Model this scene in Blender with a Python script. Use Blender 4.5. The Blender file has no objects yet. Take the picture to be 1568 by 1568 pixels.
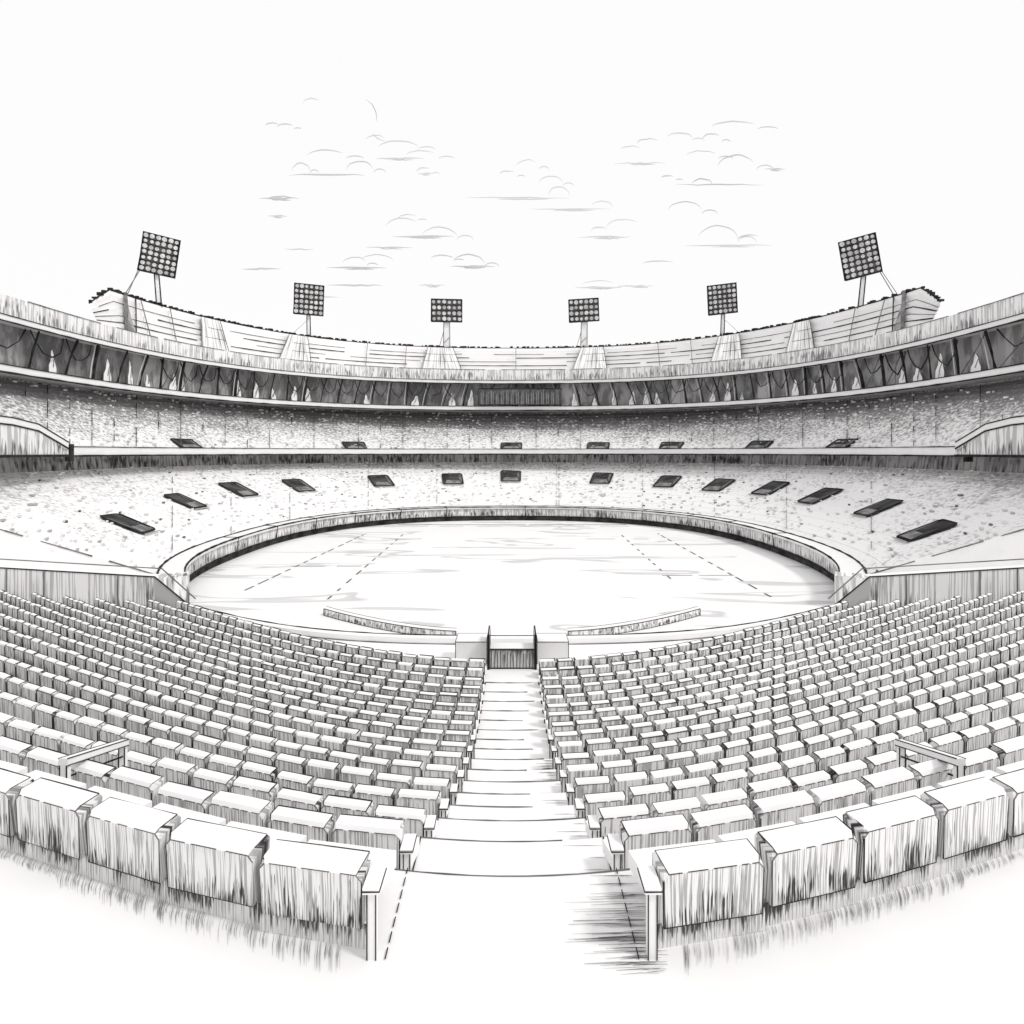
import bpy, math, random
from mathutils import Vector
random.seed(7)
R=random.random
def U(a,b): return a+(b-a)*random.random()
pi=math.pi
scene=bpy.context.scene

# ------------------------------------------------------------ materials
def newmat(name):
    m=bpy.data.materials.new(name); m.use_nodes=True
    nt=m.node_tree; b=nt.nodes['Principled BSDF']
    b.inputs['Roughness'].default_value=0.9
    b.inputs['Specular IOR Level'].default_value=0.05
    return m,nt,b
def g(v): return (v,v*0.985,v*0.985,1)
def plain(name,v,var=0.04,scale=0.7):
    m,nt,b=newmat(name)
    tc=nt.nodes.new('ShaderNodeTexCoord')
    n=nt.nodes.new('ShaderNodeTexNoise'); n.inputs['Scale'].default_value=scale; n.inputs['Detail'].default_value=5
    r=nt.nodes.new('ShaderNodeValToRGB')
    r.color_ramp.elements[0].position=0.35; r.color_ramp.elements[1].position=0.65
    r.color_ramp.elements[0].color=g(max(0.01,v-var)); r.color_ramp.elements[1].color=g(v+var)
    nt.links.new(tc.outputs['Object'],n.inputs['Vector']); nt.links.new(n.outputs['Fac'],r.inputs['Fac'])
    nt.links.new(r.outputs['Color'],b.inputs['Base Color'])
    return m
def hatch(name,base,ink,fu,fv,thr,grad=0.0,soft=0.05,seed=0.0,fine=0.62,fthr=0.50):
    """pen strokes running along UV.v ; grad>0 = more strokes at v=0 ; a second finer, paler layer of strokes below"""
    m,nt,b=newmat(name); N=nt.nodes.new; L=nt.links.new
    tc=N('ShaderNodeTexCoord'); sp=N('ShaderNodeSeparateXYZ'); L(tc.outputs['UV'],sp.inputs[0])
    def math_(op,a,bb):
        n=N('ShaderNodeMath'); n.operation=op
        for i,x in enumerate((a,bb)):
            if isinstance(x,(int,float)): n.inputs[i].default_value=x
            else: L(x,n.inputs[i])
        return n.outputs[0]
    uu=sp.outputs[0]
    def nz(fu,fv,off,det=2):
        c=N('ShaderNodeCombineXYZ'); L(math_('MULTIPLY',uu,fu),c.inputs[0]); L(math_('MULTIPLY',sp.outputs[1],fv),c.inputs[1]); c.inputs[2].default_value=off
        n=N('ShaderNodeTexNoise'); n.inputs['Scale'].default_value=1; n.inputs['Detail'].default_value=det
        L(c.outputs[0],n.inputs['Vector']); return n.outputs['Fac']
    s=nz(fu,fv,seed); big=nz(fu*0.06,fv*0.7,seed+9,1)
    bs=math_('MULTIPLY',math_('SUBTRACT',big,0.5),0.5)
    gr=math_('MULTIPLY',math_('SUBTRACT',0.5,sp.outputs[1]),grad)
    val=math_('ADD',math_('ADD',s,bs),gr)
    r=N('ShaderNodeValToRGB'); r.color_ramp.elements[0].position=thr-soft; r.color_ramp.elements[1].position=thr+soft
    r.color_ramp.elements[0].color=(1,1,1,1); q=ink/base; r.color_ramp.elements[1].color=(q,q,q,1)
    L(val,r.inputs['Fac'])
    s2=nz(fu*1.25,fv*0.5,seed+21,0)
    val2=math_('ADD',math_('ADD',s2,math_('MULTIPLY',bs,0.5)),math_('MULTIPLY',gr,0.5))
    r2=N('ShaderNodeValToRGB'); r2.color_ramp.elements[0].position=fthr-.06; r2.color_ramp.elements[1].position=fthr+.06
    r2.color_ramp.elements[0].color=g(base); r2.color_ramp.elements[1].color=g(base*fine)
    L(val2,r2.inputs['Fac'])
    mx=N('ShaderNodeMixRGB'); mx.blend_type='MULTIPLY'; mx.inputs[0].default_value=1; L(r.outputs[0],mx.inputs[1]); L(r2.outputs[0],mx.inputs[2])
    L(mx.outputs[0],b.inputs['Base Color'])
    return m
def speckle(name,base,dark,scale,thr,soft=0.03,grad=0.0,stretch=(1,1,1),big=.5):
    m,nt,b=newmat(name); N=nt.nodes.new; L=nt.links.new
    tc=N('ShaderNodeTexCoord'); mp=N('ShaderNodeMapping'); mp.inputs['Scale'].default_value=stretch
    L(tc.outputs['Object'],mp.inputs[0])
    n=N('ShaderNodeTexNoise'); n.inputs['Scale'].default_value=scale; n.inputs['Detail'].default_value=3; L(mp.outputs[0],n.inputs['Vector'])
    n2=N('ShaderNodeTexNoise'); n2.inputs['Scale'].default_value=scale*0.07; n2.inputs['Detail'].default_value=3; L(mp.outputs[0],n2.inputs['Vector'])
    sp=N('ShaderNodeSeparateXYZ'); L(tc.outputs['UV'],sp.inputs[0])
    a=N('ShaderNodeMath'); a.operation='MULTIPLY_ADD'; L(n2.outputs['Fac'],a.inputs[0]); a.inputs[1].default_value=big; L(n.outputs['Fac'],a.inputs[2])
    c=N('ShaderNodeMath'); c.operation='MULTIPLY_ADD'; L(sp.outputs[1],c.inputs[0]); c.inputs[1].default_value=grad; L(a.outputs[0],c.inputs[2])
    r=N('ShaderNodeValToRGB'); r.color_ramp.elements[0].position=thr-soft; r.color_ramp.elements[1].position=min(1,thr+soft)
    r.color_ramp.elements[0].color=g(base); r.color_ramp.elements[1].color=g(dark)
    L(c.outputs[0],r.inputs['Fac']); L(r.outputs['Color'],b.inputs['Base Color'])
    return m
INK=plain('ink_black_paint',0.03,0.015)
INK2=plain('ink_grey_paint',0.16,0.06)
INK3=plain('pale_grey_line_paint',0.42,0.06)
WHITE=plain('white_painted_concrete',0.85,0.02)
DARK=plain('dark_paint_and_shade',0.06,0.03,0.5)  # near-black gate posts; elsewhere painted shade of wall recess and openings
SEATB=hatch('seat_back_hatched',0.82,0.09,29,1.6,0.635,0.26,0.05,0,0.52,.52)  # hatching thickens towards the foot, shade drawn into the seat backs
SEATB2=hatch('seat_back_light_hatched',0.80,0.17,25,1.4,0.62,0.25,0.06,4,0.55,.49)  # same drawn-in shade for the farther rows, paler strokes
SEATT=plain('seat_top_white',0.87,0.02,3)
PLINTH=hatch('plinth_hatched',0.72,0.12,30,1.0,0.58,-0.30,0.06,3)  # strokes gather at the top edge, painted shade beneath the seats
FLOOR=plain('white_concrete_floor',0.85,0.02,0.5)
WALLH=hatch('wall_hatched',0.82,0.22,28,1.2,0.62,0.15,0.06,5,.62)
PARH=hatch('parapet_hatched',0.82,0.18,3.0,1.1,0.60,0.1,0.06,6,.62)
FASC=hatch('roof_fascia_hatched',0.86,0.30,2.4,1.2,0.62,0.1,0.06,7,.66)
WEDGE=hatch('stair_hatched',0.86,0.36,2.2,1.2,0.64,0.0,0.06,8,.68)
TIERL=speckle('lower_tier_shaded_speckle',0.87,0.48,1.7,0.91,0.08,0.13,(1,1,1.6),.45)  # gradient paints the shade under the balcony into the upper rows
TIERU=speckle('upper_tier_shaded_speckle',0.85,0.26,1.8,0.89,0.15,0.42,(1,1,1.6),.35)  # gradient darkens the back rows, painted shade under the gallery slab
TOPT=speckle('top_tier_speckled',0.87,0.7,0.8,0.96,0.04)
BACKW=hatch('recess_wall_hatched',0.45,0.08,1.8,1.2,0.57,0.0,0.1,11,.6)  # dark base puts the shade of the recess into the wall colour
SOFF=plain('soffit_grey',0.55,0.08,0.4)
GALS=[speckle('gallery_panel_%d'%i,v,v*0.5,0.6,0.76,0.08,0.0,(1,1,0.5)) for i,v in enumerate((0.28,0.40,0.50,0.34))]
PANEL=plain('floodlight_housing',0.12,.03)
LAMP=plain('lamp_glass',0.62,0.15,1.5)
SEATG=[plain('far_seat_grey_%d'%i,v,0.03) for i,v in enumerate((0.82,0.66,0.45))]
def pitchmat():
    m,nt,b=newmat('pitch_pale'); N=nt.nodes.new; L=nt.links.new
    tc=N('ShaderNodeTexCoord'); mp=N('ShaderNodeMapping'); mp.inputs['Scale'].default_value=(0.035,0.12,1); mp.inputs['Rotation'].default_value=(0,0,0.05)
    L(tc.outputs['Object'],mp.inputs[0])
    n=N('ShaderNodeTexNoise'); n.inputs['Scale'].default_value=1.3; n.inputs['Detail'].default_value=2; n.inputs['Distortion'].default_value=0.6
    L(mp.outputs[0],n.inputs['Vector'])
    r=N('ShaderNodeValToRGB'); cr=r.color_ramp
    cr.elements[0].position=0.55; cr.elements[0].color=g(0.86); cr.elements[1].position=0.57; cr.elements[1].color=g(0.60)
    e=cr.elements.new(0.60); e.color=g(0.66); e=cr.elements.new(0.615); e.color=g(0.86)
    L(n.outputs['Fac'],r.inputs['Fac']); L(r.outputs['Color'],b.inputs['Base Color'])
    return m
PITCH=pitchmat()

# ------------------------------------------------------------ mesh builder
class MB:
    def __init__(s): s.v=[];s.f=[];s.m=[];s.uv=[];s.mats=[]
    def mi(s,mat):
        if mat not in s.mats: s.mats.append(mat)
        return s.mats.index(mat)
    def poly(s,pts,mat,uv=None):
        n=len(s.v); s.v+= [tuple(p) for p in pts]; s.f.append(tuple(range(n,n+len(pts)))); s.m.append(s.mi(mat))
        s.uv.append(uv or [(p[0]*0.5+p[1]*0.5,(p[2]*0.3)%1) for p in pts])
    def box(s,c,ax,ay,az,mat,mats=None,uvs=1.0):
        c=Vector(c);ax=Vector(ax);ay=Vector(ay);az=Vector(az)
        P=lambda i,j,k:c+ax*i+ay*j+az*k
        F=[[P(-1,-1,-1),P(1,-1,-1),P(1,-1,1),P(-1,-1,1)],[P(1,1,-1),P(-1,1,-1),P(-1,1,1),P(1,1,1)],
           [P(-1,1,-1),P(-1,-1,-1),P(-1,-1,1),P(-1,1,1)],[P(1,-1,-1),P(1,1,-1),P(1,1,1),P(1,-1,1)],
           [P(-1,-1,1),P(1,-1,1),P(1,1,1),P(-1,1,1)],[P(-1,1,-1),P(1,1,-1),P(1,-1,-1),P(-1,-1,-1)]]
        L=[ax.length*2,ax.length*2,ay.length*2,ay.length*2,ax.length*2,ax.length*2]
        for i,f in enumerate(F):
            w=L[i]*uvs; o=R()*40
            s.poly(f,(mats[i] if mats else mat),[(o,0),(o+w,0),(o+w,1),(o,1)])
        return P
    def tube(s,pts,r,mat,sides=4,taper=False,jit=0.0):
        pts=[Vector(p) for p in pts]; n=len(pts); rings=[]; k=s.mi(mat)
        for i,p in enumerate(pts):
            d=(pts[min(i+1,n-1)]-pts[max(i-1,0)])
            if d.length<1e-9: d=Vector((1,0,0))
            d.normalize(); up=Vector((0,0,1)) if abs(d.z)<0.95 else Vector((0,1,0))
            a=d.cross(up).normalized(); b=a.cross(d)
            rr=r*(1+jit*(R()-0.5)*2)
            if taper: rr*=max(0.15,math.sin(pi*(i+0.3)/(n-0.4)))
            base=len(s.v)
            for q in range(sides):
                an=2*pi*(q+0.5)/sides
                s.v.append(tuple(p+a*math.cos(an)*rr+b*math.sin(an)*rr))
            rings.append(base)
        for i in range(n-1):
            for q in range(sides):
                q2=(q+1)%sides
                s.f.append((rings[i]+q,rings[i]+q2,rings[i+1]+q2,rings[i+1]+q)); s.m.append(k); s.uv.append([(0,0)]*4)
        for e in (0,n-1):
            s.f.append(tuple(rings[e]+q for q in range(sides))); s.m.append(k); s.uv.append([(0,0)]*sides)
    def obj(s,name,parent=None):
        me=bpy.data.meshes.new(name); me.from_pydata(s.v,[],s.f)
        for m in s.mats: me.materials.append(m)
        me.polygons.foreach_set('material_index',s.m)
        ul=me.uv_layers.new(name='UVMap'); flat=[]
        for u in s.uv:
            for a in u: flat+= [a[0],a[1]]
        ul.data.foreach_set('uv',flat); me.update()
        o=bpy.data.objects.new(name,me); scene.collection.objects.link(o)
        if parent: o.parent=parent
        return o
def empty(name,loc=(0,0,0)):
    e=bpy.data.objects.new(name,None); scene.collection.objects.link(e); return e

# ------------------------------------------------------------ bowl rings
CY=88.6; NN=2.4
def ring(a,b,t,z=0):
    c=math.cos(t); s=math.sin(t); e=2/NN
    return Vector((a*math.copysign(abs(c)**e,c),CY+b*math.copysign(abs(s)**e,s),z))
def t0(a,b):
    lo,hi=-pi/2,0.3
    for _ in range(40):
        m=(lo+hi)/2; p=ring(a,b,m)
        if p.y-(60-0.45*(p.x-31))<0: lo=m
        else: hi=m
    return hi
def tb(a,b,tan):
    lo,hi=t0(a,b),pi-t0(a,b)
    for _ in range(40):
        m=(lo+hi)/2; p=ring(a,b,m)
        if p.x/p.y>tan: lo=m
        else: hi=m
    return lo
def ringpts(p,N=180,ta=None,tz=None):
    a,b,z=p; s=t0(a,b) if ta is None else ta; e=(pi-t0(a,b)) if tz is None else tz
    return [ring(a,b,s+(e-s)*i/N,z) for i in range(N+1)]
def strip(mb,p0,p1,mat,N=180,v0=0,v1=1,P=None):
    A=ringpts(p0,N) if P is None else P[0]; B=ringpts(p1,N) if P is None else P[1]
    u=0
    for i in range(len(A)-1):
        du=(A[i+1]-A[i]).length
        mb.poly([A[i],A[i+1],B[i+1],B[i]],mat,[(u,v0),(u+du,v0),(u+du,v1),(u,v1)]); u+=du
def lerp3(p,q,s): return tuple(p[i]+(q[i]-p[i])*s for i in range(3))
def rline(mb,p,r,mat,N=200,jit=0.3,dash=None,ta=None,tz=None):
    pts=ringpts(p,N,ta,tz)
    if not dash: mb.tube(pts,r,mat,4,jit=jit); return
    i=0
    while i<N:
        n=random.randint(*dash[0]); 
        if i+n<=N: mb.tube(pts[i:i+n+1],r,mat,4,jit=jit)
        i+=n+random.randint(*dash[1])
def surf(pA,pB,tan,s):
    p=lerp3(pA,pB,s); t=tb(p[0],p[1],tan); P=ring(p[0],p[1],t,p[2])
    T=(ring(p[0],p[1],t+0.01)-ring(p[0],p[1],t-0.01)).normalized()
    if T.x<0: T=-T
    O=Vector((-T.y,T.x,0)).normalized()
    if (P-Vector((0,CY,P.z))).dot(O)<0: O=-O
    return P,T,O,t
def tan_u(u): return (u-784)/1000.0

# ================================================================= ground and pitch
mb=MB(); S=4000
mb.poly([(-S,-S,-14.03),(S,-S,-14.03),(S,S,-14.03),(-S,S,-14.03)],FLOOR); mb.obj('ground')
mb=MB(); mb.poly([ring(36.4,44.9,2*pi*i/120,-14.0) for i in range(120)],PITCH); mb.obj('sports_pitch')
mb=MB()
def dash(p,q,w,dl,gl,mat=INK2,z=-13.98):
    p=Vector((p[0],p[1],z));q=Vector((q[0],q[1],z)); L=(q-p).length; d=(q-p)/L; s=Vector((-d.y,d.x,0))*w/2; x=0
    while x<L:
        e=min(L,x+dl*U(.6,1.4)); a=p+d*x;b=p+d*e
        mb.poly([a-s,b-s,b+s,a+s],mat); x=e+gl*U(.6,1.5)
dash((-27,66),(-25,112),.26,2.4,1.4); dash((25,63),(25,112),.26,2.2,1.8)
dash((-17.5,62),(-18.5,112),.22,2.0,2.2); dash((17.5,72),(18.5,112),.22,2.0,2.6)
dash((-22,125.5),(22,125.5),.5,30,.6,INK); dash((-24,123),(24,123),.28,6,3)
dash((-27,80),(-18,80),.4,3,1.2,INK3); dash((17,74),(26,74),.4,3,1.2,INK3); dash((-21,105),(-12,105),.4,5,3,INK3); dash((12,105),(22,105),.4,5,3,INK3)
mb.obj('pitch_marking')

# ================================================================= stadium bowl
bowl=empty('stadium_grandstand')
mb=MB()
strip(mb,(36.5,45,-14),(36.5,45,-13.1),DARK)  # dark band paints the shadow gap at the wall foot
strip(mb,(36.5,45,-13.1),(36.2,44.7,-13.1),SOFF)
strip(mb,(36.2,44.7,-13.1),(36.2,44.7,-11.6),PARH)
strip(mb,(36.2,44.7,-11.6),(35.9,44.4,-11.6),SOFF)
strip(mb,(35.9,44.4,-11.6),(35.9,44.4,-11.2),WHITE)
strip(mb,(35.9,44.4,-11.2),(38.0,46.6,-11.2),WHITE)
strip(mb,(38.0,46.6,-11.2),(38.0,46.6,-11.9),WHITE)
for a,b,z,r in ((35.88,44.38,-11.2,.11),(38.0,46.6,-11.17,.12),(36.1,44.6,-13.1,.14),(36.1,44.6,-11.62,.07)): rline(mb,(a,b,z),r,INK)
for tan in (-.42,-.36,-.30,-.24,-.17,-.10,0.02,.11,.2,.27,.33,.4):
    t=tb(36,44.5,tan); mb.tube([ring(36.1,44.6,t,-13.1),ring(35.85,44.35,t,-11.2),ring(38.0,46.6,t,-11.17)],.09,INK)
for sg in (0,1):
    t=t0(36.2,44.7); t=t if sg else pi-t
    p=ring(37.0,45.6,t,-12.6); q=ring(37.0,45.6,t+(0.02 if sg else -0.02),-12.6); d=(q-p).normalized(); n=Vector((-d.y,d.x,0))
    mb.box(p-d*0.8,n*1.5,d*1.1,Vector((0,0,1.5)),WALLH,uvs=.12)
mb.obj('pitch_wall',bowl)
LA=(38.0,46.6,-11.7); LB=(60,67,-2.5)
mb=MB()
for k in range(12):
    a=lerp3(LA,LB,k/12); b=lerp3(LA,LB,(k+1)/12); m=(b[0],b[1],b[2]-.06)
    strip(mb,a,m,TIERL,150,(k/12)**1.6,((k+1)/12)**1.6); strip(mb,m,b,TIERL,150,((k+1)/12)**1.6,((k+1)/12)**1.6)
for k in range(1500):
    s=random.random()**.7; p=lerp3(LA,LB,s); t=U(t0(p[0],p[1]),pi-t0(p[0],p[1]))
    P=ring(p[0],p[1],t,p[2]+0.1); T=(ring(p[0],p[1],t+.01)-P); T.z=0; T.normalize(); O=Vector((-T.y,T.x,0))
    mt=SEATG[0] if R()<.5 else SEATG[1] if R()<.7 else INK2 if R()<.4 else SEATG[2]
    sz=U(.15,.4) if mt is not INK2 else U(.1,.25)
    mb.box(P,T*sz,O*.10,Vector((0,0,.10)),mt)
for tan in (-.52,-.43,-.34,-.22,-.115,.068,.072,.2,.31,.42,.55):
    for k in range(18):
        if R()<.5: continue
        a=surf(LA,LB,tan,k/18)[0]; b=surf(LA,LB,tan,(k+.8)/18)[0]; mb.tube([a+Vector((0,0,.2)),b+Vector((0,0,.2))],.055,INK2)
for sg in (-1,1):
    pts=[]
    for k in range(19):
        p=lerp3(LA,LB,k/18); t=t0(p[0],p[1]); q=ring(p[0],p[1],t,p[2]+.5); q.x*=sg; q.y-=.05; pts.append(q)
    for i in range(18):
        a,b=pts[i],pts[i+1]; d=Vector((0,0,1.1)); mb.poly([(a.x,a.y,-14),(b.x,b.y,-14),b-d,a-d],WHITE,[(i*.1,0),(i*.1+.1,0),(i*.1+.1,1),(i*.1,1)])
        mb.poly([a-d,b-d,b,a],WHITE)
        if i%4!=3: mb.tube([a,b],.07,INK2,jit=.4)
mb.obj('lower_tier',bowl)
mb=MB()
def vom(tan,s,w,dep,A,B,mbx):
    P,T,O,t=surf(A,B,tan,s); slope=(B[2]-A[2])/(((B[1]-A[1])+(B[0]-A[0]))/2)
    D=(O+Vector((0,0,slope))).normalized(); Nn=T.cross(D); 
    if Nn.z<0: Nn=-Nn
    c=P+Nn*.22; X=T*w/2; Y=D*dep/2
    def rr(k,h,rc=.13):
        o=[]
        for sx,sy in ((-1,-1),(1,-1),(1,1),(-1,1)):
            a=(sx*(1-rc*dep/w)+U(-.04,.04),sy+U(-.05,.05)) ; b=(sx+U(-.04,.04),sy*(1-rc))
            o+= [b,a] if sx*sy>0 else [a,b]
        return [c+X*(x*k)+Y*(y*k)+Nn*h for x,y in o]
    ring_=rr(1,0); mbx.poly(ring_,DARK)
    inner=[c+X*x+Y*y+Nn*.05 for x,y in ((-.8,-.9),(.8,-.9),(.62,-.3),(-.62,-.3))]
    mbx.poly(inner,GALS[0])
    side=[c+X*x+Y*y+Nn*.05 for x,y in ((.66,-.2),(.88,-.75),(.88,.8),(.66,.7))]
    mbx.poly(side,INK2)
    mbx.tube(ring_+[ring_[0]],.12,INK,jit=.5)
    lo=[c-Y*1.15+X*x+Nn*.05 for x in (-1,0,1)]; mbx.tube(lo,.09,INK3)
for u,s in ((197,.34),(283,.47),(365,.55),(457,.55),(583,.58),(693,.60),(782,.66),(921,.62),(1022,.58),(1100,.55),(1180,.55),(1255,.50),(1345,.46),(1420,.35)):
    c_=abs(u-784)<60; e_=abs(u-784)>480
    vom(tan_u(u),s,3.9 if e_ else 4.5,4.9 if e_ else 5.4,LA,LB,mb)
mb.obj('lower_vomitories',bowl)
mb=MB()
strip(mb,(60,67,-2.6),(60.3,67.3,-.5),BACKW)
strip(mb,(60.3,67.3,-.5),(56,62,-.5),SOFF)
strip(mb,(56,62,-.5),(56,62,.65),WHITE)
strip(mb,(56,62,.65),(57,63,.65),WHITE)
rline(mb,(55.95,61.95,-.5),.14,INK); rline(mb,(55.95,61.95,.68),.08,INK)
rline(mb,(57.0,63,.7),.07,INK2,dash=((3,14),(1,3)))
for tan in (-.679,.70):
    t=tb(56,62,tan); p=ring(55.9,61.9,t,-.1); mb.box(p,(.35,0,0),(0,.35,0),(0,0,1.1),INK)
mb.obj('balcony_fascia',bowl)
UA=(57,63,.1); UB=(70,82,10)
mb=MB()
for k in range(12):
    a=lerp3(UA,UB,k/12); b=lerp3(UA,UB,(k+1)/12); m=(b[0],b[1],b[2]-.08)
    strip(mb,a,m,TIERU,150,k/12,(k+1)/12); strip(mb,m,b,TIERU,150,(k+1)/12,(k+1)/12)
for i in range(-22,23):
    tan=i*.034+.003
    for k in range(12):
        if R()<(.25 if i%2 else .6): continue
        a=surf(UA,UB,tan,.05+k/13)[0]; b=surf(UA,UB,tan,.05+(k+1)/13)[0]
        mb.tube([a+Vector((0,0,.3)),b+Vector((0,0,.3))],U(.04,.09),INK if R()<.5 else INK2)
for k in range(1300):
    s=R(); p=lerp3(UA,UB,s); t=U(t0(p[0],p[1]),pi-t0(p[0],p[1]))
    P=ring(p[0],p[1],t,p[2]+0.15); T=(ring(p[0],p[1],t+.01)-P); T.z=0; T.normalize(); O=Vector((-T.y,T.x,0))
    mb.box(P,T*U(.12,.4),O*.10,Vector((0,0,.13)),SEATG[0] if R()<.6 else SEATG[1] if R()<.7 else SEATG[2])
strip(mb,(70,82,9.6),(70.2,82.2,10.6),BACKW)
mb.obj('upper_tier',bowl)
mb=MB()
for u in (285,543,783,916,1028,1163,1290): vom(tan_u(u),.12,5.0,2.8,UA,UB,mb)
mb.obj('upper_vomitories',bowl)
# gallery level
mb=MB()
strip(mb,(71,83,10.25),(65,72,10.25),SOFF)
strip(mb,(65,72,10.25),(65,72,11.2),WHITE)
strip(mb,(65,72,11.2),(69,76,11.2),WHITE)
rline(mb,(64.95,71.95,10.22),.16,INK); rline(mb,(64.95,71.95,11.22),.1,INK)
NB=64; ta=t0(69,76); tz=pi-ta
for i in range(NB):
    s=ta+(tz-ta)*i/NB; e=ta+(tz-ta)*(i+1)/NB
    mt=random.choice(GALS)
    A=[ring(67.6,74.6,s+(e-s)*j/3,11.2) for j in range(4)]; B=[ring(67.6,74.6,s+(e-s)*j/3,17) for j in range(4)]
    strip(mb,None,None,mt,P=(A,B))
    ins=lambda tt,z:ring(66.2,73.2,tt,z)
    w=(e-s); lean=w*U(.1,.5)*(1 if (s+e)/2<pi/2 else -1)
    mb.tube([ins(s,11.2),ins(s+lean*.35,13.8),ins(s+lean,16.9)],U(.12,.24),INK,jit=.4)
    if R()<.6: mb.tube([ins(s+w*.12,11.2),ins(s+w*.12+lean*.35,13.8),ins(s+w*.12+lean,16.9)],.08,SEATG[1])
    if R()<.4: mb.tube([ins(s+w*.95,11.3),ins(s+w*.55,14),ins(s+w*.2,16.8)],.09,INK2)
    k=R()
    if k<.8:
        mb.tube([ins(s+w*.05,16.7),ins(s+w*.15,14.8+U(-.4,.4)),ins(s+w*.4,13.4+U(-.5,.8)),ins(s+w*.65,13.9),ins(s+w*.85,15.3),ins(s+w*.97,16.8)],.1,INK,jit=.4)
    if k>.35:
        c=s+w*U(.2,.8); h=U(2.0,4.6); hw=w*U(.12,.22); sk=U(-.5,.5)
        prof=[(-1,0),(-1.02,.25),(-.7,.5),(-.55,.75),(-.2,.95),(.15,1),(.35,.8),(.5,.55),(.95,.35),(1,0)]
        pts=[ring(66.6,73.6,c+hw*(x+sk*y),11.22+h*y) for x,y in prof]
        mb.poly(pts,WHITE); mb.tube(pts,.06,INK2)
        mb.tube([pts[3],ring(66.5,73.5,c,11.2+h*.3)],.05,INK2)
for i in range(110):
    t=ta+(tz-ta)*(i+R())/110; mb.tube([ring(66.4,73.4,t,11.2),ring(66.4,73.4,t+U(-.015,.015),U(12,16.5))],.05,INK2)
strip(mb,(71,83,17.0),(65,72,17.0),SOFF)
strip(mb,(65,72,16.8),(65,72,17.6),WHITE)
rline(mb,(64.95,71.95,16.8),.13,INK); rline(mb,(64.95,71.95,17.62),.08,INK)
mb.obj('gallery',bowl)
# roof edge and top tier
TE0,TE1=tb(70,86,.665),tb(70,86,-.655)
NT=120; NE=3
def taper(i): return min(1,.45+.55*min(i,NT-i)/NE)
TA=(66.0,73.0,20.3); TB=(71,88,27.3)
def rp(q,N=NT):
    out=[]
    for i in range(N+1):
        k=taper(i); t=TE0+(TE1-TE0)*i/N
        p=(TA[0]+(q[0]-TA[0])*k,TA[1]+(q[1]-TA[1])*k,TA[2]+(q[2]-TA[2])*k)
        out.append(ring(p[0],p[1],t,p[2]))
    return out
mb=MB()
strip(mb,(65,72,17.6),(65.5,72.5,17.6),WHITE)
strip(mb,(65.5,72.5,17.6),(65.5,72.5,20.3),FASC)
strip(mb,(65.5,72.5,20.3),(66.0,73.0,20.3),WHITE)
rline(mb,(65.45,72.45,20.32),.07,INK2,dash=((4,16),(1,2)))
for k in range(5):
    a=lerp3(TA,TB,k/5); b=lerp3(TA,TB,(k+1)/5); m=(b[0],b[1],a[2]+.1)
    strip(mb,None,None,TOPT,P=(rp(a),rp(m))); strip(mb,None,None,TOPT,P=(rp(m),rp(b)))
for k in (1,2,3,4): 
    p=lerp3(TA,TB,k/5); pts=rp((p[0]-.03,p[1]-.03,p[2]+.02)); i=0
    while i<NT:
        n=random.randint(4,20)
        mb.tube(pts[i:min(NT,i+n)+1],.12 if k%2 else .08,INK if k%2 else INK2,jit=.3)
        i+=n+random.randint(1,6)
strip(mb,None,None,TOPT,P=(rp(TB),rp((71.3,88.4,28.1)))); strip(mb,None,None,WHITE,P=(rp((71.3,88.4,28.1)),rp((72,89,28.1))))
strip(mb,(66,73,20.3),(67.5,74.5,20.3),WHITE); strip(mb,(67.5,74.5,20.3),(72,84,16),WHITE)
mb.tube(rp((71.3,88.4,28.15)),.13,INK,jit=.3)
top=rp((71.5,88.6,28.35))
for i in range(330):
    q=(i+R())/330*NT; j=int(q)
    if j<NT and R()<.75:
        c=top[j].lerp(top[j+1],q-j); mb.box(c,(U(.15,.5),0,0),(0,.2,0),(0,0,U(.1,.32)),INK)
# raking end struts
for ii,d in ((NE+2,1),(NT-NE-2,-1)):
    tt=lambda k:TE0+(TE1-TE0)*(ii-k*d)/NT
    lo=ring(66.2,73.2,tt(1.6),20.6); hi=top[ii]+Vector((0,-.4,.1))
    mb.tube([lo,lo.lerp(hi,.5),hi],.38,INK2,jit=.3); mb.tube([ring(66.2,73.2,tt(.4),20.6),top[ii+d]],.14,INK)
    mb.poly([lo+Vector((0,-.3,0)),hi+Vector((0,-.3,.1)),ring(66.2,73.2,tt(.4),20.6)+Vector((0,-.3,0))],GALS[1])
def wedge(u,w,mat):
    t1=tb(66,73,tan_u(u-w)); t2=tb(66,73,tan_u(u+w)); c=(t1+t2)/2
    n=6; w2=U(.5,.68); sk=U(-.12,.12)*(t2-t1)
    A=[ring(66.0,73.0,t1+(t2-t1)*i/n,20.45) for i in range(n+1)]
    B=[ring(70.8,87.7,c+sk+(t1-c+(t2-t1)*i/n)*w2,27.9) for i in range(n+1)]
    strip(mb,None,None,mat,P=(A,B))
    mb.tube([A[0],B[0]],.08,INK2); mb.tube([A[-1],B[-1]],.08,INK)
    for q in (.33,.66): mb.tube([a.lerp(b,q)+Vector((0,-.05,.05)) for a,b in zip(A,B)][random.randint(0,2):],.05,INK2)
for u,w in ((330,20),(452,24),(676,30),(903,26),(1112,24),(1225,22)): wedge(u,w,WEDGE)
for u in (230,270,560,620,790,1010,1060,1300,1340):
    t=tb(66,73,tan_u(u)); mb.tube([ring(66,73,t,20.5),ring(70.8,87.7,t,27.9)],.1,INK2)
mb.obj('top_tier_roof',bowl)
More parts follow.
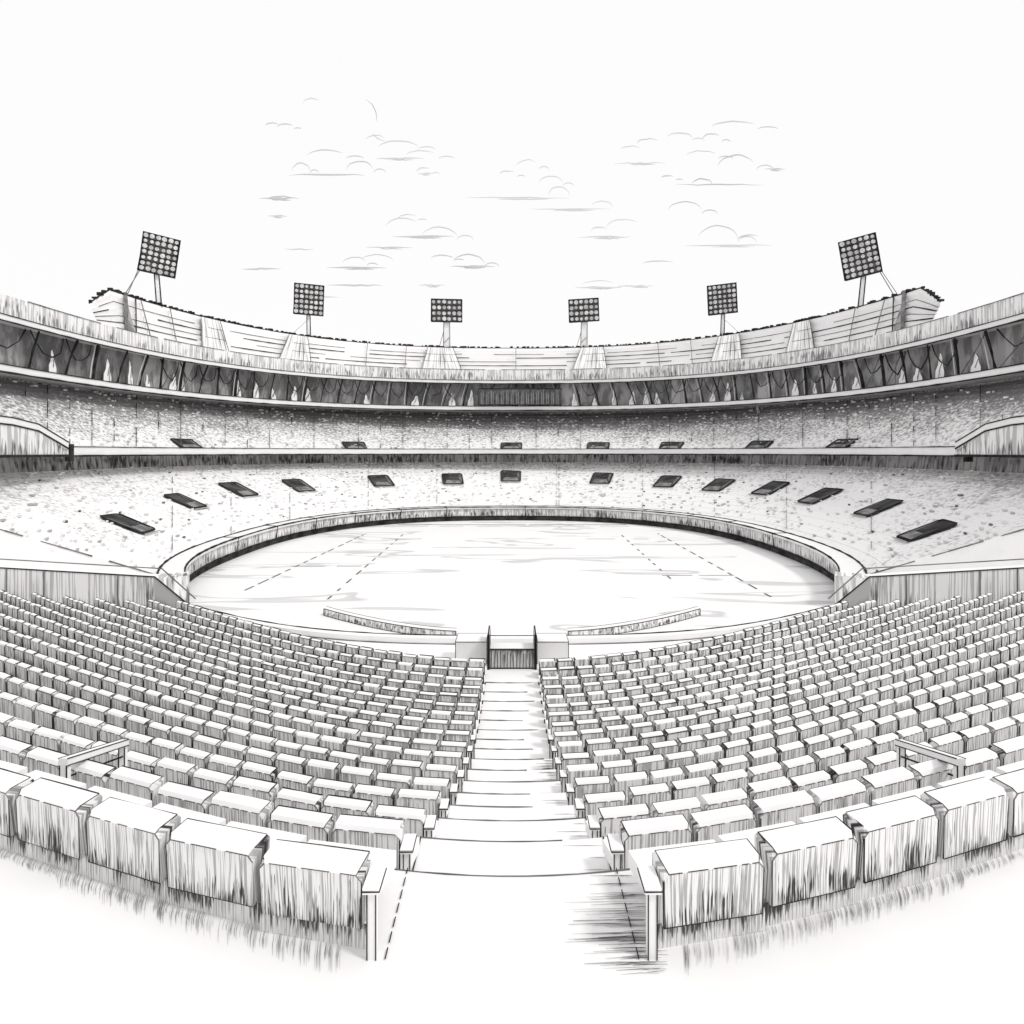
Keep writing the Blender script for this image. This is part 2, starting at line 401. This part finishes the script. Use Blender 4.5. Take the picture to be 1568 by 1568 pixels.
# scoreboard
mb=MB(); P,T,O,t=surf((64.3,71.3,11.2),(65,72,16),.012,0)
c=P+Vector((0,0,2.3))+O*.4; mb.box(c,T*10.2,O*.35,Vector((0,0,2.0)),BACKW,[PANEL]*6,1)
x=T*10.2; z=Vector((0,0,2.0)); f=c-O*.4
mb.tube([f-x-z,f-x+z,f+x+z,f+x-z,f-x-z],.13,INK)
for k in range(-24,25): mb.tube([f+T*(k*.41)+Vector((0,0,-1.8)),f+T*(k*.41+U(-.1,.1))+Vector((0,0,U(.6,1.8)))],.05,INK3 if k%3 else INK)
mb.obj('scoreboard')
for sg in (-1,1):
    mb=MB()
    pts=[(.679,.4),(.725,2.4),(.765,2.9),(.82,3.0)]
    W=[];Bm=[]
    for tn,z in pts:
        t=tb(55,61,sg*tn); W.append(ring(55,61,t,z)); Bm.append(ring(55,61,t,-.45))
    for i in range(3): mb.poly([Bm[i],Bm[i+1],W[i+1],W[i]],WALLH,[(i*.4,0),(i*.4+.4,0),(i*.4+.4,1),(i*.4,1)])
    mb.tube(W,.12,INK); mb.tube([w+Vector((0,0,.8)) for w in W],.09,INK); mb.tube(Bm,.2,INK)
    for i in range(3): mb.poly([W[i],W[i+1],W[i+1]+Vector((0,0,.8)),W[i]+Vector((0,0,.8))],WHITE)
    mb.obj('stair_parapet')

# ================================================================= floodlight towers
def tower(u,pole_h,pw,ph,cols,rows,roll,yaw,double=False,strut=0):
    mb=MB(); t=tb(71.5,88.6,tan_u(u)); B=ring(71.5,88.6,t,27.9)
    c=B+Vector((0,0,pole_h)); y=math.atan2(B.x,B.y)+yaw
    X=Vector((math.cos(y),-math.sin(y),0)); Yd=Vector((math.sin(y),math.cos(y),0)); Z=Vector((0,0,1))
    cx=X*math.cos(roll)+Z*math.sin(roll); cz=Z*math.cos(roll)-X*math.sin(roll)
    cz=(cz-Yd*.12).normalized()
    mb.box(c,cx*pw/2,Yd*.25,cz*ph/2,PANEL)
    f=c-Yd*.35
    hx=cx*pw/2; hz=cz*ph/2
    mb.tube([f-hx-hz,f+hx-hz,f+hx+hz,f-hx+hz,f-hx-hz*1.02],.22,INK)
    dx=pw/cols; dz=ph/rows
    for i in range(cols):
        for j in range(rows):
            q=f+cx*(-pw/2+dx*(i+.5)+U(-.07,.07))+cz*(-ph/2+dz*(j+.5)+U(-.07,.07)); r=min(dx,dz)*U(.31,.46)
            mt=LAMP if R()<.65 else SEATG[2]
            F=[q-Yd*.22+cx*math.cos(a*pi/4)*r+cz*math.sin(a*pi/4)*r for a in range(8)]
            Bk=[q+Yd*.1+cx*math.cos(a*pi/4)*r*.7+cz*math.sin(a*pi/4)*r*.7 for a in range(8)]
            mb.poly(F,mt)
            for a in range(8): mb.poly([F[a],F[(a+1)%8],Bk[(a+1)%8],Bk[a]],INK2)
    for j in range(1,rows): mb.tube([f-hx+cz*(-ph/2+dz*j),f+hx+cz*(-ph/2+dz*j)],.07,INK)
    foot=c-cz*ph/2
    for dxx in ((-.8,.8) if double else (-.4,.4)):
        mb.tube([B+X*dxx*1.1+Z*-.5,foot+X*dxx+Yd*.2],.11,INK)
    mb.box((B+foot)/2+Yd*.3,X*(.7 if double else .35),Yd*.1,(foot-B)/2,WHITE)
    if double:
        mb.tube([B+X*-2.2-Z*.5,foot-X*.8-Z*2.5+Yd*.2],.09,INK2); mb.tube([B-X*.8+Z*1.5,B+X*.8+Z*3],.08,INK2)
    if strut:
        e=B+X*strut*7.0+Z*(-1.5)-Yd*2
        mb.tube([c-hz*.6+X*strut*pw*.4,e],.09,INK2); mb.tube([c-hz*.9+X*strut*pw*.5+Z*.2,e+X*.8],.07,INK2)
    elif not double:
        sd=-1 if u<784 else 1
        mb.tube([foot-Z*1.0,B+X*sd*5.0-Z*.5],.07,INK3)
    mb.obj('floodlight_tower')
tower(244,9.8,6.2,7.2,6,7,-.13,0,strut=-1)
tower(473,9.2,6.8,7.2,6,6,-.03,0)
tower(684,10.1,8.2,5.9,6,4,0,0,True)
tower(894,10.1,7.9,5.9,6,4,.04,0,True)
tower(1106,9.0,6.6,6.9,6,6,.05,0)
tower(1317,9.8,6.3,7.4,6,7,.16,0,strut=1)

# ================================================================= near stand
def m_(Y0): return .42+.033*(Y0-3.5)
def cur(Y0,x):
    w=.4*Y0; return Y0+m_(Y0)*(math.sqrt(x*x+w*w)-w)
def drop(Y0):
    y=Y0-3.57; return 2.80+.5*y-.0155*y*y
rows=[3.5,4.70,6.0]; sp=1.28
while rows[-1]<18.9:
    rows.append(rows[-1]+sp); sp=max(.84,sp-.06)
LEAD=[.30,.45,.40]+[.34]*60
YMAX=28.2
XS=[-31+62*i/124 for i in range(125)]
near=empty('near_stand')
mb=MB()
def gridstrip(f0,z0,f1,z1,mat,sc=1):
    for i in range(len(XS)-1):
        a,b=XS[i],XS[i+1]
        ya,yb,yc,yd=f0(a),f0(b),f1(b),f1(a)
        if min(ya,yb)>=YMAX and min(yc,yd)>=YMAX: continue
        mb.poly([(a,min(ya,YMAX),z0),(b,min(yb,YMAX),z0),(b,min(yc,YMAX),z1),(a,min(yd,YMAX),z1)],mat,[(a*sc,0),(b*sc,0),(b*sc,1),(a*sc,1)])
z=-drop(rows[0])
gridstrip(lambda x:-12,z,lambda x:cur(rows[1],x)-LEAD[1],z,FLOOR)
for i in range(1,len(rows)):
    Y0=rows[i]; z2=-drop(Y0); sc=10/Y0; lead=LEAD[i]
    gridstrip(lambda x:cur(Y0,x)-lead,z,lambda x:cur(Y0,x)-lead,z2,WHITE,sc)
    if i<len(rows)-1: gridstrip(lambda x:cur(Y0,x)-lead,z2,lambda x:cur(rows[i+1],x)-LEAD[i+1],z2,FLOOR)
    else:
        front=lambda x:cur(Y0,x)+.9+3.0*math.exp(-(x/7.5)**2)
        gridstrip(lambda x:cur(Y0,x)-lead,z2,front,z2,FLOOR)
        gridstrip(front,z2,front,-14,WALLH,.5)
        zf=z2
    z=z2
mb.obj('terrace_steps',near)
mb=MB()
XK=[x*.5 for x in range(-28,29)]
fa=[Vector((x,min(front(x),YMAX)-.02,zf)) for x in XK if front(x)<YMAX+1.5]
h=Vector((0,0,.22)); w_=Vector((0,-.35,0))
for a,b in zip(fa[:-1],fa[1:]):
    mb.poly([a+h,b+h,b+h+w_,a+h+w_],WHITE); mb.poly([a+w_,b+w_,b+h+w_,a+h+w_],WHITE); mb.poly([a,b,b+h,a+h],WHITE)
mb.tube([p+h for p in fa],.035,INK,jit=.4); mb.tube([p+w_+Vector((0,-.01,.02)) for p in fa],.02,INK2,jit=.5)
mb.obj('kerb_wall')
mb=MB()
for i in range(1,len(rows)):
    Y0=rows[i]; zz=-drop(rows[i-1])+.004; r=.0009*Y0
    n=9; seg=[(-.78+1.56*k/n,cur(Y0,-.78+1.56*k/n)-LEAD[i],zz) for k in range(n+1)]
    cutp=random.randint(6,9) if i>1 else 9
    mb.tube(seg[:cutp+1],r,INK2,jit=.5)
for sg in (-1,1):
    for i in range(len(rows)-1):
        a=rows[i]; b=rows[i+1]; 
        p=[(sg*.79,cur(a,.79)+.3,-drop(a)+.01),(sg*.79,cur(b,.79)-LEAD[i+1],-drop(a)+.01),(sg*.79,cur(b,.79)-LEAD[i+1],-drop(b)+.01)]
        if i==0:
            y=3.55
            while y<p[1][1]: 
                k=.69; mb.tube([(sg*k,y,p[0][2]),(sg*k,min(y+.08,p[1][1]),p[0][2])],.004,INK); y+=.12
        else: mb.tube(p,.0011*b,INK)
mb.obj('aisle_step_edges',near)
mb=MB()
for k in range(75):  # strokes drawing the shadow cast on the aisle's right side
    y=U(3.45,4.18); zz=-drop(3.5)+.006; x0=.86-U(0,.10)
    L=U(.15,.62)*(1-.5*abs(y-3.8)/.4); mb.tube([(x0-L,y-.01,zz),(x0-L*.5,y+U(-.004,.004),zz),(x0,y,zz)],U(.0012,.0022),INK2,3,True)
for i in range(1,9):  # shadow strokes continued down the aisle steps
    for k in range(10):
        Y0=rows[i-1]; lo_=cur(Y0,.6)-.1+(0.8 if i==1 else 0); y=U(lo_,cur(rows[i],.6)-LEAD[i]-.04); L=U(.06,.36); zz=-drop(Y0)+.006
        mb.tube([(.77-L,y,zz),(.77-L*.4,y+.004,zz),(.78,y,zz)],.0003*y+.0006,INK2,3,True)
for sg in (-1,1):  # strokes drawing the shadow on the floor below the nearest row
    for k in range(460):
        x=U(.95,4.6); yb=cur(3.5,x); L=U(.05,.20)*(1.0 if x<3 else .6); zz=-drop(3.5)+.006
        s=math.atan2(x,yb)
        dx,dy=math.sin(s),math.cos(s)
        mb.tube([(sg*x,yb+.03,zz),(sg*(x-dx*L*.5),yb-dy*L*.5,zz),(sg*(x-dx*L),yb-dy*L,zz)],U(.0009,.0016),INK3 if R()<.65 else INK2,3,True)
mb.obj('floor_shadow_strokes',near)

# seats -------------------------------------------------------------
sm=MB()
def seat(P,T,F,sc,w,Y0,i):
    hs=U(.95,1.05); Z=Vector((0,0,1)); hw=w/2*U(.955,.99)
    a=U(-.02,.02); T=(T+F*a).normalized(); F=(F-T*a).normalized()
    lo=(.13,.10,.11)[min(i,2)]; hh=(.31,.42,.40)[min(i,2)]*hs; th=(.14,.11,.10)[min(i,2)]; rc=.035
    BK=SEATB if i<4 else SEATB2
    prof=[(0.0,lo),(-.012,lo+hh),(.012,lo+hh+.03),(th,lo+hh+.045),(th+.02,lo+hh+.02),(th,lo)]
    Q=lambda s,k,p:P+T*s*(hw-k)+F*p[0]+Z*p[1]
    u0=R()*50; uw=w*sc
    ks=[.01,0,.02,.02,.01,.01]
    L=[Q(-1,ks[n],p) for n,p in enumerate(prof)]; Rr=[Q(1,ks[n],p) for n,p in enumerate(prof)]
    mats=[BK,SEATT,SEATT,SEATT,BK,BK]
    cl=P-T*(hw-.003)+F*-.010+Z*(lo+hh-rc); cr=P+T*(hw-.003)+F*-.010+Z*(lo+hh-rc)
    tl=P-T*(hw-rc)+F*prof[1][0]+Z*(lo+hh); tr=P+T*(hw-rc)+F*prof[1][0]+Z*(lo+hh)
    f=rc*sc
    sm.poly([L[0],Rr[0],cr,tr,tl,cl],BK,[(u0,0),(u0+uw,0),(u0+uw,.9),(u0+uw-f,1),(u0+f,1),(u0,.9)])
    sm.poly([tl,tr,Rr[2],L[2]],SEATT)
    for n in (2,3,4,5):
        j=(n+1)%6; sm.poly([L[n],Rr[n],Rr[j],L[j]],mats[n],[(u0,0),(u0+uw,0),(u0+uw,1),(u0,1)])
    sm.poly([L[0],cl,tl,L[2],L[3],L[4],L[5]],BK,[(u0+k*.02*sc,.3) for k in range(7)])
    sm.poly([Rr[0],cr,tr,Rr[2],Rr[3],Rr[4],Rr[5]],BK,[(u0+k*.02*sc,.3) for k in range(7)])
    c=P+F*(th+.21)+Z*(lo+.06); sm.box(c,T*hw*.95,F*.19,Z*.05,SEATT)
    sm.box(P+F*.25+Z*.06,T*.05,F*.05,Z*.06,INK2)
    r=(.00078*Y0)*U(.8,1.2)+.0012
    o=Z*.002-F*.002
    def e(pts,pr,m=INK,k=1):
        if R()<pr: sm.tube(pts,r*k*U(.7,1.25),m,3,jit=.3)
    far=Y0>8
    if far:
        e([cl+o,tl+o,tr+o,cr+o],.8,INK if R()<.6 else INK2,.8)
    else:
        s=0
        while s<1:
            en=min(1,s+U(.08,.35)); sm.tube([tl.lerp(tr,s)+o,tl.lerp(tr,en)+o],r*.75,INK,3); s=en+U(.03,.12)
        e([cl,tl],.8,INK2); e([cr,tr],.8,INK2)
    e([L[0],Rr[0]],.9); e([L[0],cl],.95,INK,1.1); e([Rr[0],cr],.95)
    e([tl,L[2],L[3]],.8); e([tr,Rr[2],Rr[3]],.8); e([L[3],(L[3]+Rr[3])/2+Z*U(-.004,.004),Rr[3]],.95)
NS=0
posts=MB()
for i,Y0 in enumerate(rows):
    zt=-drop(Y0); sc=10.0/Y0
    for sg in (-1,1):
        x=.80
        while True:
            w=.54 if i>1 else .57 if i==1 else .68
            d=Vector((1,(cur(Y0,x+.01)-cur(Y0,x-.01))/.02,0)).normalized()
            xc=x+d.x*w/2; yc=cur(Y0,xc)
            if yc>YMAX-.6 or xc>.80*yc+1.2: break
            T=Vector((d.x,d.y,0)); F=Vector((-d.y,d.x,0))
            P=Vector((sg*xc,yc,zt)); T2=Vector((sg*T.x,T.y,0)); F2=Vector((sg*F.x,F.y,0))
            seat(P,T2,F2,sc,w-(.045 if i==0 else .02),Y0,i)
            a=P-T2*w/2+F2*.03; b=P+T2*w/2+F2*.03
            u=R()*9; pz=Vector((0,0,.14 if i==0 else .115))
            sm.poly([a,b,b+pz,a+pz],PLINTH,[(u,0),(u+w*sc,0),(u+w*sc,1),(u,1)])
            x+=d.x*w; NS+=1
        if i<9:
            ph=.185 if i==0 else .22
            c=Vector((sg*.765,cur(Y0,.77)+.0,zt+ph)); 
            posts.box(c,(.024,0,0),(0,.03,0),(0,0,ph),WHITE,uvs=10)
            for ax in (-.024,.024): posts.tube([c+Vector((ax,-.032,-ph)),c+Vector((ax,-.032,ph))],.0009*Y0+.001,INK)
            cc=c+Vector((0,.05,ph+.014)); posts.box(cc,(.045,0,0),(0,.10,0),(0,0,.016),SEATT)
            q=[cc+Vector((a_,b_,.0)) for a_,b_ in ((-.046,-.10),(.046,-.10),(.046,.10),(-.046,.10),(-.046,-.10))]
            posts.tube(q,.0009*Y0+.002,INK)
sm.obj('stadium_seats',near)
posts.obj('aisle_end_posts',near)
print('seats',NS,'faces',len(sm.f))

for sg in (-1,1):
    mb=MB()
    A=Vector((sg*14.0,28.4,0)); Bq=Vector((sg*15.6,28.5,0)); C=Vector((sg*31,27.6,0))
    def zz(p,v): return Vector((p.x,p.y,v))
    mb.poly([zz(A,-9),zz(Bq,-9),zz(Bq,-5.45),zz(A,-6.7)],BACKW,[(0,0),(.5,0),(.5,1),(0,1)])
    n=10
    for k in range(n):
        p=Bq.lerp(C,k/n); q=Bq.lerp(C,(k+1)/n); z1=-5.45+1.1*k/n; z2_=-5.45+1.1*(k+1)/n
        mb.poly([zz(p,-7.2),zz(q,-7.2),zz(q,z2_),zz(p,z1)],WALLH,[(k*.7,0),(k*.7+.7,0),(k*.7+.7,1),(k*.7,1)])
        mb.poly([zz(p,-14),zz(q,-14),zz(q,-7.2),zz(p,-7.2)],WHITE)
        p2=p+Vector((0,.6,.12)); q2=q+Vector((0,.6,.12))
        mb.poly([zz(p,z1),zz(q,z2_),zz(q2,z2_),zz(p2,z1)],WHITE)
        if k in (1,3,4,7): mb.tube([zz(p,-8)+Vector((0,-.03,0)),zz(p,z1)+Vector((0,-.03,0))],.022,INK2)
    mb.tube([zz(A,-6.7),zz(Bq,-5.45),zz(C,-4.35)],.035,INK)
    mb.tube([zz(A,-6.5)+Vector((0,.5,0)),zz(Bq,-5.2)+Vector((0,.6,0)),zz(C,-4.1)+Vector((0,.6,0))],.03,INK2)
    mb.obj('boundary_wall')

# gate at foot of the aisle
mb=MB(); yg=20.6; zb=zf
for sx in (-.74,.74):
    mb.box((sx,yg+.4,zb+.55),(.04,0,0),(0,.5,0),(0,0,.55),DARK,[DARK,DARK,GALS[0],GALS[0],WHITE,DARK])
    mb.tube([(sx,yg-.12,zb),(sx,yg-.12,zb+1.1),(sx,yg+.9,zb+1.1)],.03,INK)
mb.box((0,yg,zb+.30),(.69,0,0),(0,.025,0),(0,0,.29),WALLH,[PLINTH]*6,3)
mb.box((0,yg+.35,zb+.60),(.69,0,0),(0,.3,0),(0,0,.02),WHITE)
mb.tube([(-.7,yg-.04,zb+.61),(.7,yg-.04,zb+.61)],.025,INK)
for k in range(14): mb.tube([(-.65+k*.1,yg-.04,zb+.03),(-.65+k*.1+U(-.02,.02),yg-.04,zb+U(.45,.58))],.012,INK)
mb.tube([(-.7,yg-.04,zb+.02),(.7,yg-.04,zb+.02)],.02,INK)
mb.obj('aisle_gate')
for sg in (-1,1):
    mb=MB(); hb=.36; c0=Vector((sg*1.32,yg+.9,zb+hb)); mb.box(c0,(.5,0,0),(0,.5,0),(0,0,hb),WHITE)
    q=[c0+Vector((a,b,hb)) for a,b in ((-.5,-.5),(.5,-.5),(.5,.5),(-.5,.5),(-.5,-.5))]
    mb.tube(q,.014,INK); mb.tube([c0+Vector((sg*.5,-.5,hb)),c0+Vector((sg*.5,-.5,-hb))],.014,INK)
    mb.obj('concrete_block')

for sg in (-1,1):
    mb=MB(); pts=[]
    for k in range(13):
        s=k/12; X=(4.2+11.9*s)*sg; Y=48.9+7.0*s**1.5; pts.append(Vector((X,Y,-14)))
    uu=0
    for k in range(12):
        a,b=pts[k],pts[k+1]; hh_=Vector((0,0,.58)); d=(b-a).length
        mb.poly([a,b,b+hh_,a+hh_],PARH,[(uu,0),(uu+d*1.2,0),(uu+d*1.2,1),(uu,1)]); uu+=d*1.2
        bk=Vector((0,.8,.0)); mb.poly([a+hh_,b+hh_,b+hh_+bk,a+hh_+bk],WHITE)
    mb.tube([p+Vector((0,0,.58)) for p in pts],.035,INK); mb.tube(pts,.05,INK); mb.tube([p+Vector((0,.8,.58)) for p in pts],.035,INK2)
    mb.tube([pts[-1],pts[-1]+Vector((0,0,.58))],.05,INK); mb.tube([pts[0],pts[0]+Vector((0,0,.58))],.05,INK)
    mb.obj('advertising_hoarding')

for sg in (-1,1):
    mb=MB()
    A=Vector((sg*3.85,5.6,-2.66)); B=Vector((sg*4.0,6.75,-3.0))
    d=(B-A)/2
    mb.box((A+B)/2,(.04,0,0),d,(0,0,.03),WHITE)
    for dx in (-.04,.04):
        for dz in (-.03,.03): mb.tube([A+Vector((dx,0,dz)),B+Vector((dx,0,dz))],.006,INK)
    for p in (A+Vector((0,.03,0)),B-Vector((0,.03,0))):
        mb.box(p+Vector((0,0,-.42)),(.028,0,0),(0,.028,0),(0,0,.39),WHITE)
        for dx in (-.03,.03): mb.tube([p+Vector((dx,-.03,-.03)),p+Vector((dx,-.03,-.8))],.006,INK)
    mb.tube([A+Vector((0,0,-.14)),B+Vector((0,0,-.14))],.01,INK)
    mb.obj('handrail')

# ================================================================= clouds (thin grey wisps)
CM=plain('cloud_wisp_grey',0.56,0.08,.01)
def C(u,v): return Vector(((u-784)*.6,600,(692-v)*.6))
def cloud(lines,humps,depth=0):
    mb=MB()
    for x1,x2,y in lines:
        n=8; mb.tube([C(x1+(x2-x1)*k/n,y+U(-.8,.8)) for k in range(n+1)],U(.6,1.1),CM,3,True)
        if R()<.7: mb.tube([C(x1+(x2-x1)*(.3+.5*k/n),y+2.2+U(-.5,.5)) for k in range(n+1)],U(.6,1.1),CM,3,True)
    for x1,x2,y,h in humps:
        n=9; a0=U(.0,.12)*pi; a1=pi*(1-U(0,.3))
        mb.tube([C((x1+x2)/2-(x2-x1)/2*math.cos(a0+(a1-a0)*k/n),y-h*math.sin(a0+(a1-a0)*k/n)+U(-.7,.7)) for k in range(n+1)],U(.5,.9),CM,3,True)
        if R()<.5:
            x3=x2+(x2-x1)*.45; mb.tube([C((x2+x3)/2-(x3-x2)/2*math.cos(pi*k/7),y+3-h*.4*math.sin(pi*k/7)) for k in range(8)],.6,CM,3,True)
    mb.obj('cloud')
cloud([(443,558,268),(640,664,266)],[(447,475,262,12),(470,530,240,10),(530,572,262,15),(638,662,264,7)])
cloud([(575,650,243)],[(580,640,226,10),(620,672,240,9),(560,590,215,8),(463,492,160,9),(425,450,195,5),(405,430,193,4)])
mb=MB(); mb.tube([C(560,152),C(570,160),C(576,172),C(577,186)],.6,CM,3,True); mb.tube([C(570,205),C(578,212),C(590,217)],.6,CM,3,True); mb.obj('cloud')
cloud([(397,458,304)],[(410,450,305,4)])
cloud([(713,873,303),(810,935,320)],[(790,825,257,12),(765,792,268,6),(825,862,282,12),(840,872,300,14),(905,938,318,10)])
cloud([(1035,1168,283),(1170,1203,259)],[(1050,1100,240,9),(1098,1158,258,20),(1090,1160,195,9),(1075,1105,215,10),(1060,1090,282,8),(1012,1035,273,4)])
cloud([(940,1020,250)],[(950,985,230,6),(975,1015,220,7),(1020,1060,212,8)])
cloud([(885,965,363),(1050,1182,376)],[(905,932,354,6),(928,985,350,14),(1022,1075,325,16),(1068,1130,368,22),(1128,1168,368,8)])
cloud([(500,592,410)],[(525,562,404,10),(552,602,400,10)])
cloud([(600,695,362),(560,632,379),(435,480,382)],[(590,645,350,16),(645,700,364,16),(610,640,335,6)])
cloud([(690,758,408)],[(692,742,406,16),(660,695,396,5)])
cloud([(500,585,437),(640,682,437)],[])
cloud([(880,952,440),(955,1002,438)],[(890,945,438,8),(985,1040,404,4)])
cloud([(410,440,331),(370,430,412),(470,520,455)],[])

# ================================================================= light, world, camera
SE=math.radians(50); SAZ=math.radians(118)
sd=bpy.data.lights.new('sun','SUN'); sd.energy=1.4; sd.angle=math.radians(10); sd.color=(1,.985,.96)
so=bpy.data.objects.new('sun',sd); scene.collection.objects.link(so)
dirv=Vector((math.sin(SAZ)*math.cos(SE),math.cos(SAZ)*math.cos(SE),math.sin(SE)))
so.rotation_euler=dirv.to_track_quat('Z','Y').to_euler(); so.location=dirv*200
w=bpy.data.worlds.new('World'); scene.world=w; w.use_nodes=True; nt=w.node_tree
bg=nt.nodes['Background']; sky=nt.nodes.new('ShaderNodeTexSky'); sky.sky_type='NISHITA'; sky.sun_disc=False
sky.sun_elevation=SE; sky.sun_rotation=SAZ
hs=nt.nodes.new('ShaderNodeHueSaturation'); hs.inputs['Saturation'].default_value=0.0; hs.inputs['Value'].default_value=.004
nt.links.new(sky.outputs[0],hs.inputs['Color'])
mx=nt.nodes.new('ShaderNodeMixRGB'); mx.blend_type='ADD'; mx.inputs[0].default_value=1
mx.inputs[1].default_value=(.965,.965,.965,1); nt.links.new(hs.outputs[0],mx.inputs[2])
nt.links.new(mx.outputs[0],bg.inputs['Color']); bg.inputs['Strength'].default_value=1.0
cam=bpy.data.cameras.new('camera'); co=bpy.data.objects.new('camera',cam); scene.collection.objects.link(co)
cam.sensor_width=36; cam.lens=36*1000/1568; cam.shift_y=-92/1568; cam.clip_start=.05; cam.clip_end=9000
co.location=(0,0,0); co.rotation_euler=(pi/2,0,0)
scene.camera=co
scene.view_settings.view_transform='Standard'; scene.view_settings.look='None'; scene.view_settings.exposure=0
